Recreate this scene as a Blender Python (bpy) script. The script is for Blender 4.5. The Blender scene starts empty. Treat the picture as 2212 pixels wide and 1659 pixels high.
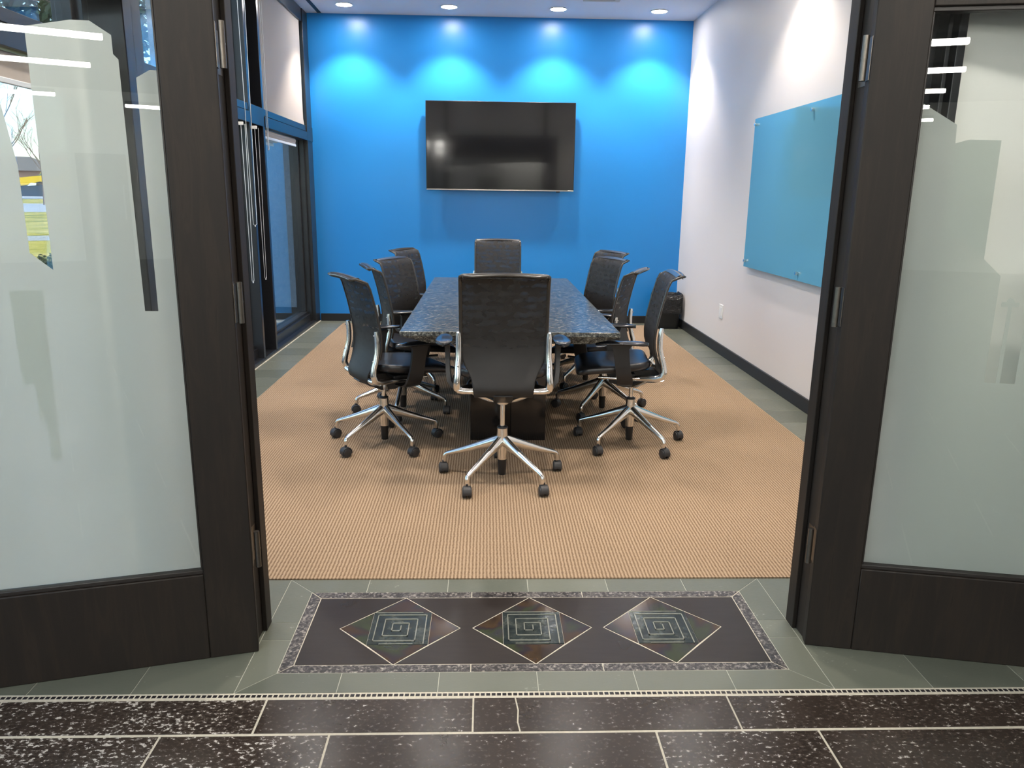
import bpy, bmesh, math, random
from mathutils import Vector, Matrix
random.seed(7)
PI = math.pi
S = bpy.context.scene
COL = S.collection

# ------------------------------------------------------------------ materials
def srgb(r, g, b):
    f = lambda c: (c/255/12.92) if c/255 <= .04045 else ((c/255+.055)/1.055)**2.4
    return (f(r), f(g), f(b), 1)

class NT:
    def __init__(s, name):
        s.m = bpy.data.materials.new(name); s.m.use_nodes = True
        s.t = s.m.node_tree; s.n = s.t.nodes; s.n.clear()
        s.out = s.n.new('ShaderNodeOutputMaterial')
    def node(s, typ, **kw):
        nd = s.n.new(typ)
        for k, v in kw.items():
            if k.startswith('i_'):
                key = k[2:]
                key = int(key) if key.isdigit() else key
                s.put(nd, key, v)
            else: setattr(nd, k, v)
        return nd
    def put(s, nd, key, v):
        inp = nd.inputs[key]
        if hasattr(v, 'is_linked') or isinstance(v, bpy.types.NodeSocket): s.t.links.new(v, inp)
        else: inp.default_value = v
    def math(s, op, a, b=0.0, c=None, clamp=False):
        nd = s.n.new('ShaderNodeMath'); nd.operation = op; nd.use_clamp = clamp
        s.put(nd, 0, a); s.put(nd, 1, b)
        if c is not None: s.put(nd, 2, c)
        return nd.outputs[0]
    def mix(s, f, a, b):
        nd = s.n.new('ShaderNodeMix'); nd.data_type = 'RGBA'
        s.put(nd, 0, f); s.put(nd, 6, a); s.put(nd, 7, b)
        return nd.outputs[2]
    def ramp(s, f, stops):
        nd = s.n.new('ShaderNodeValToRGB'); s.put(nd, 0, f)
        el = nd.color_ramp.elements
        while len(el) < len(stops): el.new(.5)
        for e, (p, c) in zip(el, stops):
            e.position = p; e.color = c if len(c) == 4 else (*c, 1)
        return nd.outputs[0]
    def coord(s, kind='Object', scale=None):
        c = s.n.new('ShaderNodeTexCoord').outputs[kind]
        if scale:
            mp = s.n.new('ShaderNodeMapping'); s.put(mp, 0, c); mp.inputs['Scale'].default_value = scale
            c = mp.outputs[0]
        return c
    def noise(s, vec, scale, detail=3, rough=.5, dist=0):
        nd = s.n.new('ShaderNodeTexNoise'); s.put(nd, 'Vector', vec)
        nd.inputs['Scale'].default_value = scale; nd.inputs['Detail'].default_value = detail
        nd.inputs['Roughness'].default_value = rough; nd.inputs['Distortion'].default_value = dist
        return nd.outputs[0]
    def bump(s, h, strength=.3, dist=.01):
        nd = s.n.new('ShaderNodeBump'); s.put(nd, 'Height', h)
        nd.inputs['Strength'].default_value = strength; nd.inputs['Distance'].default_value = dist
        return nd.outputs[0]
    def bsdf(s, **kw):
        p = s.n.new('ShaderNodeBsdfPrincipled')
        for k, v in kw.items(): s.put(p, k, v)
        return p
    def finish(s, sh):
        s.t.links.new(sh.outputs[0] if hasattr(sh, 'outputs') else sh, s.out.inputs[0])
        return s.m

def plain(name, col, rough=.5, metal=0., spec=.5, coat=0., nz=0., nscale=60, bump=0., bscale=200):
    t = NT(name); c = t.coord()
    base = col
    if nz:
        n = t.noise(c, nscale, 4)
        base = t.mix(n, tuple(x*(1-nz) for x in col[:3])+(1,), tuple(min(1, x*(1+nz)) for x in col[:3])+(1,))
    kw = {'Base Color': base, 'Roughness': rough, 'Metallic': metal, 'Specular IOR Level': spec, 'Coat Weight': coat}
    if bump: kw['Normal'] = t.bump(t.noise(c, bscale, 3), bump, .002)
    return t.finish(t.bsdf(**kw))

def emit(name, col, strength):
    t = NT(name)
    e = t.node('ShaderNodeEmission'); e.inputs[0].default_value = (*col[:3], 1); e.inputs[1].default_value = strength
    return t.finish(e)

def glass(name, tint=(1, 1, 1, 1), f0=.04):
    # clear pane: straight-through transmission plus angle dependent mirror reflection on each face
    t = NT(name)
    g = t.n.new('ShaderNodeNewGeometry')
    d = t.node('ShaderNodeVectorMath', operation='DOT_PRODUCT')
    t.put(d, 0, g.outputs['Normal']); t.put(d, 1, g.outputs['Incoming'])
    a = t.math('ABSOLUTE', d.outputs['Value'])
    p = t.math('POWER', t.math('SUBTRACT', 1.0, a), 5.0)
    f = t.math('MULTIPLY_ADD', p, 1-f0, f0)
    tr = t.node('ShaderNodeBsdfTransparent'); tr.inputs[0].default_value = tint
    gl = t.node('ShaderNodeBsdfGlossy'); gl.inputs['Roughness'].default_value = .005
    m = t.node('ShaderNodeMixShader'); t.put(m, 0, f); t.t.links.new(tr.outputs[0], m.inputs[1]); t.t.links.new(gl.outputs[0], m.inputs[2])
    return t.finish(m)

M = {}
def mat_wall(name, col, rough=.5, spec=.35):
    t = NT(name); c = t.coord()
    n = t.noise(c, 140, 4)
    return t.finish(t.bsdf(**{'Base Color': col, 'Roughness': rough, 'Specular IOR Level': spec, 'Normal': t.bump(n, .08, .002)}))
M['blue'] = mat_wall('blue_paint', (.018, .25, .68, 1), .33, .5)
M['white'] = mat_wall('white_paint', (.72, .68, .66, 1), .5, .3)
M['lobbywhite'] = mat_wall('lobby_wall_paint', (.78, .77, .73, 1), .5, .3)
M['ceil'] = mat_wall('ceiling_paint', (.74, .74, .76, 1), .8, .2)
M['darkceil'] = plain('dark_lobby_ceiling', (.03, .027, .025, 1), .8)
M['base'] = plain('black_baseboard_paint', (.012, .012, .013, 1), .45)
M['frame'] = plain('black_anodised_frame', (.014, .015, .018, 1), .28, spec=.6, nz=.2)
M['beige'] = plain('beige_vent', (.55, .5, .42, 1), .6)
M['chrome'] = plain('polished_aluminium', (.84, .82, .79, 1), .20, 1.)
M['steel'] = plain('brushed_steel', (.45, .43, .41, 1), .3, 1., nz=.1)
M['hinge'] = plain('bronze_hinge_metal', (.16, .14, .12, 1), .38, 1., nz=.15, nscale=120)
M['plastic'] = plain('black_plastic', (.012, .012, .013, 1), .38)
M['caster'] = plain('caster_rubber', (.022, .021, .022, 1), .5)
M['rimpl'] = plain('dark_gloss_rim', (.030, .026, .023, 1), .24, spec=.6)
M['padpl'] = plain('black_gloss_plastic', (.012, .013, .016, 1), .2, spec=.6)
M['white_pl'] = plain('white_plastic', (.8, .8, .78, 1), .35)
M['chain'] = plain('bead_chain_metal', (.75, .73, .7, 1), .35, .4)
M['hem'] = plain('pale_hem_bar', (.75, .78, .8, 1), .4)
M['bead'] = plain('glazing_bead_wood', (.017, .013, .011, 1), .45)
M['glass'] = glass('clear_glass')
M['tinted'] = glass('tinted_window_glass', (.82, .88, .88, 1), .27)
M['doorglass'] = glass('door_glass', (.975, .985, .98, 1), .045)

def mat_film(name, col, rough=.45):
    t = NT(name)
    d = t.node('ShaderNodeBsdfDiffuse'); d.inputs[0].default_value = col
    tr = t.node('ShaderNodeBsdfTranslucent'); tr.inputs[0].default_value = col
    m = t.node('ShaderNodeMixShader'); m.inputs[0].default_value = .66
    t.t.links.new(d.outputs[0], m.inputs[1]); t.t.links.new(tr.outputs[0], m.inputs[2])
    cl = t.node('ShaderNodeBsdfTransparent'); cl.inputs[0].default_value = col
    m2 = t.node('ShaderNodeMixShader'); m2.inputs[0].default_value = .22
    t.t.links.new(m.outputs[0], m2.inputs[1]); t.t.links.new(cl.outputs[0], m2.inputs[2])
    return t.finish(m2)
M['film'] = mat_film('frosted_film', (.84, .86, .83, 1))
M['film2'] = mat_film('frosted_film_second_layer', (.83, .855, .835, 1))

def mat_wood():
    t = NT('dark_stained_wood')
    c = t.coord('Object', (9, 9, .9))
    n = t.noise(c, 3.2, 6, .6, 1.2)
    n2 = t.noise(t.coord('Object', (120, 120, 4)), 3, 3)
    col = t.ramp(n, [(.3, srgb(31, 25, 21)), (.5, srgb(36, 29, 24)), (.62, srgb(44, 35, 28)), (.75, srgb(22, 17, 14))])
    col = t.mix(t.math('MULTIPLY', n2, .35), col, srgb(20, 16, 13))
    return t.finish(t.bsdf(**{'Base Color': col, 'Roughness': .55, 'Specular IOR Level': .35, 'Normal': t.bump(n2, .06, .001)}))
M['wood'] = mat_wood()

def mat_fabric():
    t = NT('blind_fabric')
    c = t.coord('Object', (1, 1, 1))
    n = t.noise(c, 500, 2)
    d = t.bsdf(**{'Base Color': t.mix(n, (.52, .455, .40, 1), (.60, .53, .47, 1)), 'Roughness': .85})
    tr = t.node('ShaderNodeBsdfTranslucent'); tr.inputs[0].default_value = (.5, .46, .42, 1)
    m = t.node('ShaderNodeMixShader'); m.inputs[0].default_value = .12
    t.t.links.new(d.outputs[0], m.inputs[1]); t.t.links.new(tr.outputs[0], m.inputs[2])
    return t.finish(m)
M['fabric'] = mat_fabric()

def mat_carpet():
    t = NT('ribbed_tan_carpet')
    c = t.coord('Object')
    sep = t.node('ShaderNodeSeparateXYZ'); t.put(sep, 0, c)
    wob = t.noise(c, 40, 2)
    x = t.math('ADD', sep.outputs[0], t.math('MULTIPLY', wob, .006))
    y = t.math('ADD', sep.outputs[1], t.math('MULTIPLY', wob, .006))
    rib = t.math('SINE', t.math('MULTIPLY', x, 2*PI/.0135))
    row = t.math('SINE', t.math('ADD', t.math('MULTIPLY', y, 2*PI/.0105), t.math('MULTIPLY', rib, 1.1)))
    h = t.math('ADD', t.math('MULTIPLY', rib, .28), t.math('MULTIPLY', row, .16))
    h = t.math('ADD', h, .5)
    fine = t.noise(c, 420, 2, .7)
    h2 = t.math('ADD', t.math('MULTIPLY', fine, .5), t.math('MULTIPLY', h, .75))
    big = t.noise(c, 1.6, 3)
    col = t.ramp(h2, [(.3, (.095, .060, .037, 1)), (.52, (.248, .168, .105, 1)), (.85, (.43, .315, .212, 1))])
    col = t.mix(t.math('MULTIPLY', big, .3), col, (.22, .148, .088, 1))
    return t.finish(t.bsdf(**{'Base Color': col, 'Roughness': .95, 'Specular IOR Level': .05, 'Normal': t.bump(h2, .6, .004)}))
M['carpet'] = mat_carpet()

def tint_attr(t):
    a = t.node('ShaderNodeAttribute'); a.attribute_name = 'tint'
    return a.outputs['Fac']
def mat_green():
    t = NT('green_slate'); c = t.coord()
    ti = tint_attr(t)
    n = t.noise(c, 6, 6, .6, .4); f = t.noise(t.coord('Object', (1, 2.2, 1)), 55, 5, .65)
    base = t.mix(ti, (.076, .087, .066, 1), (.128, .138, .106, 1))
    base = t.mix(t.math('MULTIPLY', n, .5), base, (.17, .17, .135, 1))
    chips = t.ramp(t.math('MULTIPLY', f, t.math('ADD', n, .42)), [(.63, (0, 0, 0)), (.73, (1, 1, 1))])
    base = t.mix(t.math('MULTIPLY', chips, .5), base, (.42, .44, .38, 1))
    return t.finish(t.bsdf(**{'Base Color': base, 'Roughness': t.math('MULTIPLY_ADD', f, .3, .20), 'Normal': t.bump(f, .12, .002)}))
M['green'] = mat_green()
def mat_black_tile():
    t = NT('black_slate'); c = t.coord()
    ti = tint_attr(t)
    n = t.noise(c, 5, 5, .6, .6)
    f = t.noise(t.coord('Object', (1, 1.5, 1)), 62, 6, .66)
    w = t.noise(c, 9, 4, .6)
    base = t.mix(n, (.013, .009, .007, 1), (.048, .034, .026, 1))
    # flaked, worn-off patches: more on some tiles than on others
    k = t.math('ADD', t.math('MULTIPLY', f, .9), t.math('ADD', t.math('MULTIPLY', ti, .095), t.math('MULTIPLY', w, .24)))
    chips = t.ramp(k, [(.722, (0, 0, 0)), (.74, (1, 1, 1))])
    worn = t.ramp(k, [(.60, (0, 0, 0)), (.70, (1, 1, 1))])
    base = t.mix(t.math('MULTIPLY', worn, .35), base, (.10, .08, .066, 1))
    base = t.mix(t.math('MULTIPLY', chips, .9), base, (.55, .51, .46, 1))
    return t.finish(t.bsdf(**{'Base Color': base, 'Specular IOR Level': .4, 'Roughness': t.math('MULTIPLY_ADD', f, .26, .12), 'Normal': t.bump(t.math('ADD', t.math('MULTIPLY', chips, .4), n), .25, .004)}))
M['blacktile'] = mat_black_tile()
def mat_panel():
    t = NT('honed_dark_slate'); n = t.noise(t.coord('Object', (1, 5, 1)), 9, 6, .6)
    n2 = t.noise(t.coord(), 3, 3)
    base = t.mix(n, (.015, .011, .0095, 1), (.028, .021, .018, 1))
    return t.finish(t.bsdf(**{'Base Color': base, 'Specular IOR Level': .3, 'Roughness': t.math('MULTIPLY_ADD', n2, .25, .20), 'Normal': t.bump(n, .05, .002)}))
M['panel'] = mat_panel()
def mat_granite(name, sc, cols, rough, stretch=(1, 1, 1)):
    t = NT(name); c = t.coord('Object', stretch)
    v = t.node('ShaderNodeTexVoronoi'); t.put(v, 'Vector', c); v.inputs['Scale'].default_value = sc
    n = t.noise(c, sc*.7, 5, .7)
    k = t.math('ADD', t.math('MULTIPLY', n, .75), t.math('MULTIPLY', t.math('FRACT', t.math('MULTIPLY', v.outputs['Color'], 1.0)), .32))
    col = t.ramp(k, cols)
    return t.finish(t.bsdf(**{'Base Color': col, 'Roughness': rough}))
M['granite'] = mat_granite('speckled_granite', 130, [(.40, (.008, .007, .007, 1)), (.52, (.035, .03, .03, 1)), (.62, (.13, .115, .105, 1)), (.76, (.42, .38, .33, 1))], .35)
def mat_table():
    t = NT('table_granite'); c = t.coord('Object', (1, 1.6, 1))
    n = t.noise(c, 48, 5, .72); n2 = t.noise(c, 170, 3, .6)
    k = t.math('ADD', t.math('MULTIPLY', n, .7), t.math('MULTIPLY', n2, .3))
    col = t.ramp(k, [(.37, (.007, .008, .009, 1)), (.46, (.032, .036, .038, 1)), (.54, (.105, .108, .095, 1)), (.65, (.34, .35, .31, 1))])
    return t.finish(t.bsdf(**{'Base Color': col, 'Roughness': t.math('MULTIPLY_ADD', k, .35, -.04, ), 'Normal': t.bump(n, .16, .003)}))
M['tablegranite'] = mat_table()
M['tablebase'] = plain('black_lacquered_base', (.010, .009, .009, 1), .12, spec=.6)
M['grout'] = plain('pale_grout', (.50, .46, .37, 1), .8, nz=.25, nscale=90)
M['groutgrey'] = plain('grey_grout', (.44, .44, .37, 1), .8, nz=.2, nscale=90)
M['mosaic'] = plain('mosaic_black', (.02, .018, .02, 1), .2, nz=.5, nscale=40)
def mat_irid():
    t = NT('iridescent_glass_tile'); n = t.noise(t.coord(), 7, 3, .5, .8)
    col = t.ramp(n, [(.3, (.035, .022, .016, 1)), (.42, (.075, .045, .024, 1)), (.5, (.035, .026, .035, 1)), (.58, (.05, .062, .03, 1)), (.7, (.05, .05, .055, 1))])
    return t.finish(t.bsdf(**{'Base Color': col, 'Roughness': .16, 'Metallic': .25, 'Coat Weight': .3}))
M['irid'] = mat_irid()
def mat_relief():
    t = NT('blue_green_glass_relief'); n = t.noise(t.coord(), 22, 4, .6)
    col = t.ramp(n, [(.3, (.016, .024, .028, 1)), (.5, (.040, .050, .048, 1)), (.7, (.10, .11, .095, 1))])
    return t.finish(t.bsdf(**{'Base Color': col, 'Roughness': .14, 'Metallic': .3, 'Coat Weight': .4, 'Normal': t.bump(n, .3, .003)}))
M['relief'] = mat_relief()
M['reliefedge'] = plain('pale_relief_ridge', (.24, .24, .20, 1), .22, .2, nz=.3, nscale=80)

def mat_mesh():
    # woven net: dark threads with see-through gaps, two plies giving soft wavering bands
    t = NT('black_mesh_weave'); c = t.coord('Object')
    sep = t.node('ShaderNodeSeparateXYZ'); t.put(sep, 0, c)
    wob = t.noise(t.coord('Object', (1, 1, 1.6)), 3.2, 2)
    rows = t.math('SINE', t.math('ADD', t.math('MULTIPLY', sep.outputs[2], 2*PI/.036), t.math('MULTIPLY', wob, 12)))
    blobs = t.noise(t.coord('Object', (34, 4, 44)), 1.0, 1, .3)
    blobs = t.math('MULTIPLY', t.math('SUBTRACT', blobs, .36), 4.0, clamp=True)
    k = t.math('MULTIPLY', blobs, t.math('MULTIPLY_ADD', rows, .36, .64))
    up = t.node('ShaderNodeMapRange'); t.put(up, 0, sep.outputs[2])
    up.inputs[1].default_value = .60; up.inputs[2].default_value = .78; up.inputs[3].default_value = .12; up.inputs[4].default_value = 1.0
    k = t.math('MULTIPLY', k, up.outputs[0])
    alpha = t.math('SUBTRACT', .94, t.math('MULTIPLY', k, .27))
    p = t.bsdf(**{'Base Color': (.016, .0145, .014, 1), 'Roughness': .6, 'Alpha': alpha})
    return t.finish(p)
M['mesh'] = mat_mesh()
def mat_leather():
    t = NT('black_leather'); n = t.noise(t.coord(), 14, 3); f = t.noise(t.coord(), 260, 2)
    return t.finish(t.bsdf(**{'Base Color': (.011, .011, .013, 1), 'Roughness': .30, 'Specular IOR Level': .6, 'Normal': t.bump(t.math('ADD', n, t.math('MULTIPLY', f, .12)), .18, .006)}))
M['leather'] = mat_leather()
def mat_screen():
    t = NT('tv_screen'); 
    return t.finish(t.bsdf(**{'Base Color': (.006, .006, .007, 1), 'Roughness': .11, 'Specular IOR Level': .5, 'Coat Weight': .3, 'Coat Roughness': .05}))
M['screen'] = mat_screen()
def mat_board():
    t = NT('back_painted_glass')
    return t.finish(t.bsdf(**{'Base Color': (.135, .36, .49, 1), 'Roughness': .06, 'Specular IOR Level': .5, 'IOR': 1.5}))
M['board'] = mat_board()
def mat_bag():
    t = NT('bin_liner'); n = t.noise(t.coord('Object', (1, 1, 2)), 16, 4, .6, 2)
    return t.finish(t.bsdf(**{'Base Color': (.010, .010, .011, 1), 'Roughness': .28, 'Normal': t.bump(n, .9, .03)}))
M['bag'] = mat_bag()
def mat_stucco():
    t = NT('rough_stucco'); n = t.noise(t.coord(), 28, 6, .65)
    return t.finish(t.bsdf(**{'Base Color': t.mix(n, (.22, .24, .24, 1), (.50, .52, .52, 1)), 'Roughness': .95, 'Normal': t.bump(n, 1., .03)}))
M['stucco'] = mat_stucco()
def mat_grass():
    t = NT('dry_lawn'); n = t.noise(t.coord(), .45, 6, .7)
    return t.finish(t.bsdf(**{'Base Color': t.ramp(n, [(.35, (.20, .20, .035, 1)), (.5, (.46, .38, .09, 1)), (.65, (.62, .48, .17, 1))]), 'Roughness': 1., 'Specular IOR Level': 0.}))
M['grass'] = mat_grass()
M['concrete'] = plain('concrete_paving', (.38, .37, .35, 1), .9, nz=.2, nscale=8)
M['asphalt'] = plain('pale_asphalt', (.42, .41, .42, 1), .9, nz=.1, nscale=2)
def mat_leaf(name, c1, c2):
    t = NT(name); g = t.n.new('ShaderNodeNewGeometry')
    return t.finish(t.bsdf(**{'Base Color': t.mix(g.outputs['Random Per Island'], c1, c2), 'Roughness': .6}))
M['leaf'] = mat_leaf('evergreen_leaf', (.018, .035, .014, 1), (.07, .11, .04, 1))
M['hedge'] = mat_leaf('hedge_leaf', (.02, .045, .012, 1), (.14, .17, .03, 1))
M['bark'] = plain('bare_bark', (.20, .14, .11, 1), .9, nz=.3, nscale=6)
M['yellow'] = plain('yellow_truck_paint', (.75, .50, .02, 1), .3)
M['truckdark'] = plain('dark_truck_trim', (.03, .035, .05, 1), .4)
M['truckglass'] = plain('truck_windscreen', (.12, .20, .20, 1), .1)
M['tyre'] = plain('tyre', (.03, .03, .03, 1), .8)
M['rim'] = plain('wheel_rim', (.45, .22, .18, 1), .5)
M['orange'] = plain('orange_mark', (.8, .25, .05, 1), .5)
M['lamp'] = plain('headlamp', (.8, .8, .8, 1), .2)
M['brick'] = plain('brick_house', (.35, .22, .18, 1), .9)
M['roof'] = plain('grey_roof', (.22, .20, .20, 1), .9)
M['downlight'] = emit('downlight_lens', (1, .95, .90), 68)
M['strip'] = emit('strip_light_lens', (1, .96, .88), 38)
M['stoolwood'] = plain('stool_seat', (.10, .07, .05, 1), .5)

# ------------------------------------------------------------------ mesh helpers
class MB:
    def __init__(s): s.bm = bmesh.new(); s.tint = {}
    def face(s, vs, mi=0, smooth=False):
        try: f = s.bm.faces.new(vs)
        except ValueError: return None
        f.material_index = mi; f.smooth = smooth
        return f
    def box(s, x0, x1, y0, y1, z0, z1, mi=0):
        return s.prism([(x0, y0), (x1, y0), (x1, y1), (x0, y1)], z0, z1, mi)
    def prism(s, poly, z0, z1, mi=0, M4=None, smooth=False):
        a = sum(poly[i][0]*poly[(i+1) % len(poly)][1]-poly[(i+1) % len(poly)][0]*poly[i][1] for i in range(len(poly)))
        if a < 0: poly = poly[::-1]
        T = (lambda p: M4 @ Vector(p)) if M4 else Vector
        lo = [s.bm.verts.new(T((x, y, z0))) for x, y in poly]; hi = [s.bm.verts.new(T((x, y, z1))) for x, y in poly]
        fs = [s.face(lo[::-1], mi), s.face(hi, mi)]
        n = len(poly)
        for i in range(n): fs.append(s.face([lo[i], lo[(i+1) % n], hi[(i+1) % n], hi[i]], mi, smooth))
        return fs
    def obox(s, M4, hx, hy, hz, mi=0):
        return s.prism([(-hx, -hy), (hx, -hy), (hx, hy), (-hx, hy)], -hz, hz, mi, M4)
    def rings(s, rings, mi=0, caps=True, smooth=True, closed=True):
        R = [[s.bm.verts.new(p) for p in r] for r in rings]
        n = len(R[0])
        for a, b in zip(R, R[1:]):
            for i in range(n if closed else n-1): s.face([a[i], a[(i+1) % n], b[(i+1) % n], b[i]], mi, smooth)
        if caps and closed: s.face(R[0][::-1], mi, False); s.face(R[-1], mi, False)
        return R
    def tube(s, path, rad, n=10, mi=0, flat=None, up=(0, 0, 1), caps=True):
        path = [Vector(p) for p in path]
        if not hasattr(rad, '__len__'): rad = [rad]*len(path)
        rings = []; prev = None
        for i, p in enumerate(path):
            t = (path[min(i+1, len(path)-1)]-path[max(i-1, 0)]).normalized()
            if prev is None:
                u = Vector(up); u = u-t*u.dot(t)
                if u.length < 1e-3: u = Vector((1, 0, 0)); u = u-t*u.dot(t)
                u.normalize()
            else:
                u = prev-t*prev.dot(t); u.normalize()
            prev = u; w = t.cross(u)
            r = rad[i]; ru, rw = (r, r) if flat is None else (r, r*flat)
            rings.append([p+u*(ru*math.cos(a))+w*(rw*math.sin(a)) for a in [2*PI*k/n for k in range(n)]])
        return s.rings(rings, mi, caps)
    def cyl(s, p0, p1, r0, r1=None, n=20, mi=0):
        r1 = r0 if r1 is None else r1
        return s.tube([p0, p1], [r0, r1], n, mi)
    def lathe(s, prof, n=28, mi=0, c=(0, 0, 0)):
        return s.rings([[(c[0]+r*math.cos(2*PI*k/n), c[1]+r*math.sin(2*PI*k/n), c[2]+z) for k in range(n)] for r, z in prof], mi)
    def build(s, name, mats, parent=None, bevel=0, seg=2, sharp=38, recalc=True, loc=None):
        if recalc: bmesh.ops.recalc_face_normals(s.bm, faces=s.bm.faces)
        me = bpy.data.meshes.new(name)
        s.bm.to_mesh(me); s.bm.free()
        mats = mats if isinstance(mats, (list, tuple)) else [mats]
        for m in mats: me.materials.append(m)
        if sharp: me.set_sharp_from_angle(angle=math.radians(sharp))
        o = bpy.data.objects.new(name, me); COL.objects.link(o)
        if parent: o.parent = parent
        if loc: o.location = loc
        if bevel:
            b = o.modifiers.new('bevel', 'BEVEL'); b.width = bevel; b.segments = seg; b.limit_method = 'ANGLE'; b.angle_limit = math.radians(40)
            b.harden_normals = False
        return o

def thing(name, label, cat, loc=(0, 0, 0), rz=0, group=None):
    o = bpy.data.objects.new(name, None); COL.objects.link(o)
    o.location = loc; o.rotation_euler = (0, 0, rz); o['label'] = label; o['category'] = cat
    if group: o['group'] = group
    return o
def tag(o, label, cat, group=None):
    o['label'] = label; o['category'] = cat
    if group: o['group'] = group
    return o
def struct(o, label=None):
    o['kind'] = 'structure'
    if label: o['label'] = label
    return o
def sbox(name, x0, x1, y0, y1, z0, z1, m, parent=None, bevel=0):
    b = MB(); b.box(x0, x1, y0, y1, z0, z1)
    o = b.build(name, m, parent, bevel)
    return o if parent else struct(o)
def sempty(name, loc=(0, 0, 0), rz=0):
    o = bpy.data.objects.new(name, None); COL.objects.link(o); o.location = loc; o.rotation_euler = (0, 0, rz)
    return struct(o)

# ------------------------------------------------------------------ dimensions
XL, XR, YB, CH = -1.848, 2.135, 8.607, 3.166
FY0, FY1 = 2.20, 2.31                       # door frame depth
JL, JR = -.70, 1.012                        # opening
LBY = -13.6                                 # far end of the lobby
LCH = 3.3

# ------------------------------------------------------------------ camera
yaw, pitch, roll, FPX = .0347, .2378, .0134, 1668.18
f = Vector((math.sin(yaw)*math.cos(pitch), math.cos(yaw)*math.cos(pitch), -math.sin(pitch)))
r = Vector((math.cos(yaw), -math.sin(yaw), 0)); u = r.cross(f)
r2 = r*math.cos(roll)+u*math.sin(roll); u2 = -r*math.sin(roll)+u*math.cos(roll)
cam = bpy.data.cameras.new('camera'); cam.sensor_fit = 'HORIZONTAL'; cam.sensor_width = 36; cam.lens = FPX/2212*36
cam.clip_start = .05; cam.clip_end = 500
co = bpy.data.objects.new('camera', cam); COL.objects.link(co)
mt = Matrix((( r2.x, u2.x, -f.x, 0), (r2.y, u2.y, -f.y, 0), (r2.z, u2.z, -f.z, 1.37), (0, 0, 0, 1)))
co.matrix_world = mt
S.camera = co

# ------------------------------------------------------------------ room shell
sbox('wall_back', XL-.25, XR+.2, YB, YB+.15, 0, CH+.1, M['blue'])
sbox('wall_right', XR, XR+.15, FY1, YB, 0, CH+.1, M['white'])
sbox('ceiling', XL-.25, XR+.15, FY0, YB+.15, CH, CH+.1, M['ceil'])
b = MB(); b.box(XL+.01, XR-.016, YB-.016, YB, 0, .082); b.build('baseboard_back', M['base'], None, .002)['kind'] = 'structure'
b = MB(); b.box(XR-.016, XR, FY1+.02, YB-.016, 0, .092); b.build('baseboard_right', M['base'], None, .002)['kind'] = 'structure'

# lobby shell
sbox('wall_front_right', 1.286, 6.0, FY0+.02, FY1, 0, LCH+.1, M['lobbywhite'])
sbox('wall_lobby_far', XL-.25, 6.0, LBY-.15, LBY, 0, LCH+.1, M['lobbywhite'])
sbox('wall_lobby_right', 6.0, 6.15, LBY-.15, FY1, 0, LCH+.1, M['lobbywhite'])
sbox('ceiling_lobby', XL-.25, 6.15, LBY-.15, FY0, LCH, LCH+.1, M['darkceil'])
d3 = sempty('door_3', (.05, LBY+.01, 0))
sbox('door_leaf', -.45, .45, 0, .05, 0, 2.1, M['frame'], d3, .004)
b = MB(); b.cyl((.35, .1, .8), (.35, .1, 1.5), .015); b.cyl((.35, .04, .85), (.35, .1, .85), .01); b.cyl((.35, .04, 1.45), (.35, .1, 1.45), .01)
b.build('pull_handle', M['steel'], d3)

# ------------------------------------------------------------------ floor
def inset_poly(P, g):
    n = len(P); a = sum(P[i][0]*P[(i+1) % n][1]-P[(i+1) % n][0]*P[i][1] for i in range(n))
    if a < 0: P = P[::-1]
    out = []
    for i in range(n):
        p0, p1, p2 = Vector(P[i-1]), Vector(P[i]), Vector(P[(i+1) % n])
        d1 = (p1-p0).normalized(); d2 = (p2-p1).normalized()
        n1 = Vector((-d1.y, d1.x)); n2 = Vector((-d2.y, d2.x))
        k = (n1+n2); k = k/ max(.2, (1+n1.dot(n2)))
        out.append(tuple(p1+k*g))
    return out
class Tiles:
    def __init__(s, z0=-.012): s.bm = MB(); s.t = []; s.z0 = z0
    def tile(s, P, gap, mi, z=0., tint=None):
        tint = random.random() if tint is None else tint
        P = inset_poly(P, gap/2)
        lo = [s.bm.bm.verts.new((x, y, s.z0)) for x, y in P]
        P2 = inset_poly(P, .0006)
        hi = [s.bm.bm.verts.new((x, y, z-.0006)) for x, y in P]
        tp = [s.bm.bm.verts.new((x, y, z)) for x, y in P2]
        n = len(P)
        for i in range(n):
            s.bm.face([lo[i], lo[(i+1) % n], hi[(i+1) % n], hi[i]], mi); s.t.append(tint)
            s.bm.face([hi[i], hi[(i+1) % n], tp[(i+1) % n], tp[i]], mi); s.t.append(tint)
        s.bm.face(tp, mi); s.t.append(tint)
    def rect(s, x0, x1, y0, y1, gap, mi, z=0., tint=None): s.tile([(x0, y0), (x1, y0), (x1, y1), (x0, y1)], gap, mi, z, tint)
    def build(s, name, mats, parent=None):
        o = s.bm.build(name, mats, parent, sharp=None, recalc=False)
        a = o.data.attributes.new('tint', 'FLOAT', 'FACE'); a.data.foreach_set('value', s.t)
        return o

T = Tiles()
# grout beds (0 pale under black tiles, 1 grey under green slate)
T.bm.box(XL-.05, 6.0, LBY, 1.936, -.05, -.0012, 0); T.t += [0]*6
T.bm.box(XL-.05, 6.0, 1.936, FY1, -.05, -.0012, 1); T.t += [0]*6
T.bm.box(XL, XR, FY1, YB, -.05, -.0012, 1); T.t += [0]*6
GN, BK = 2, 3
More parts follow.
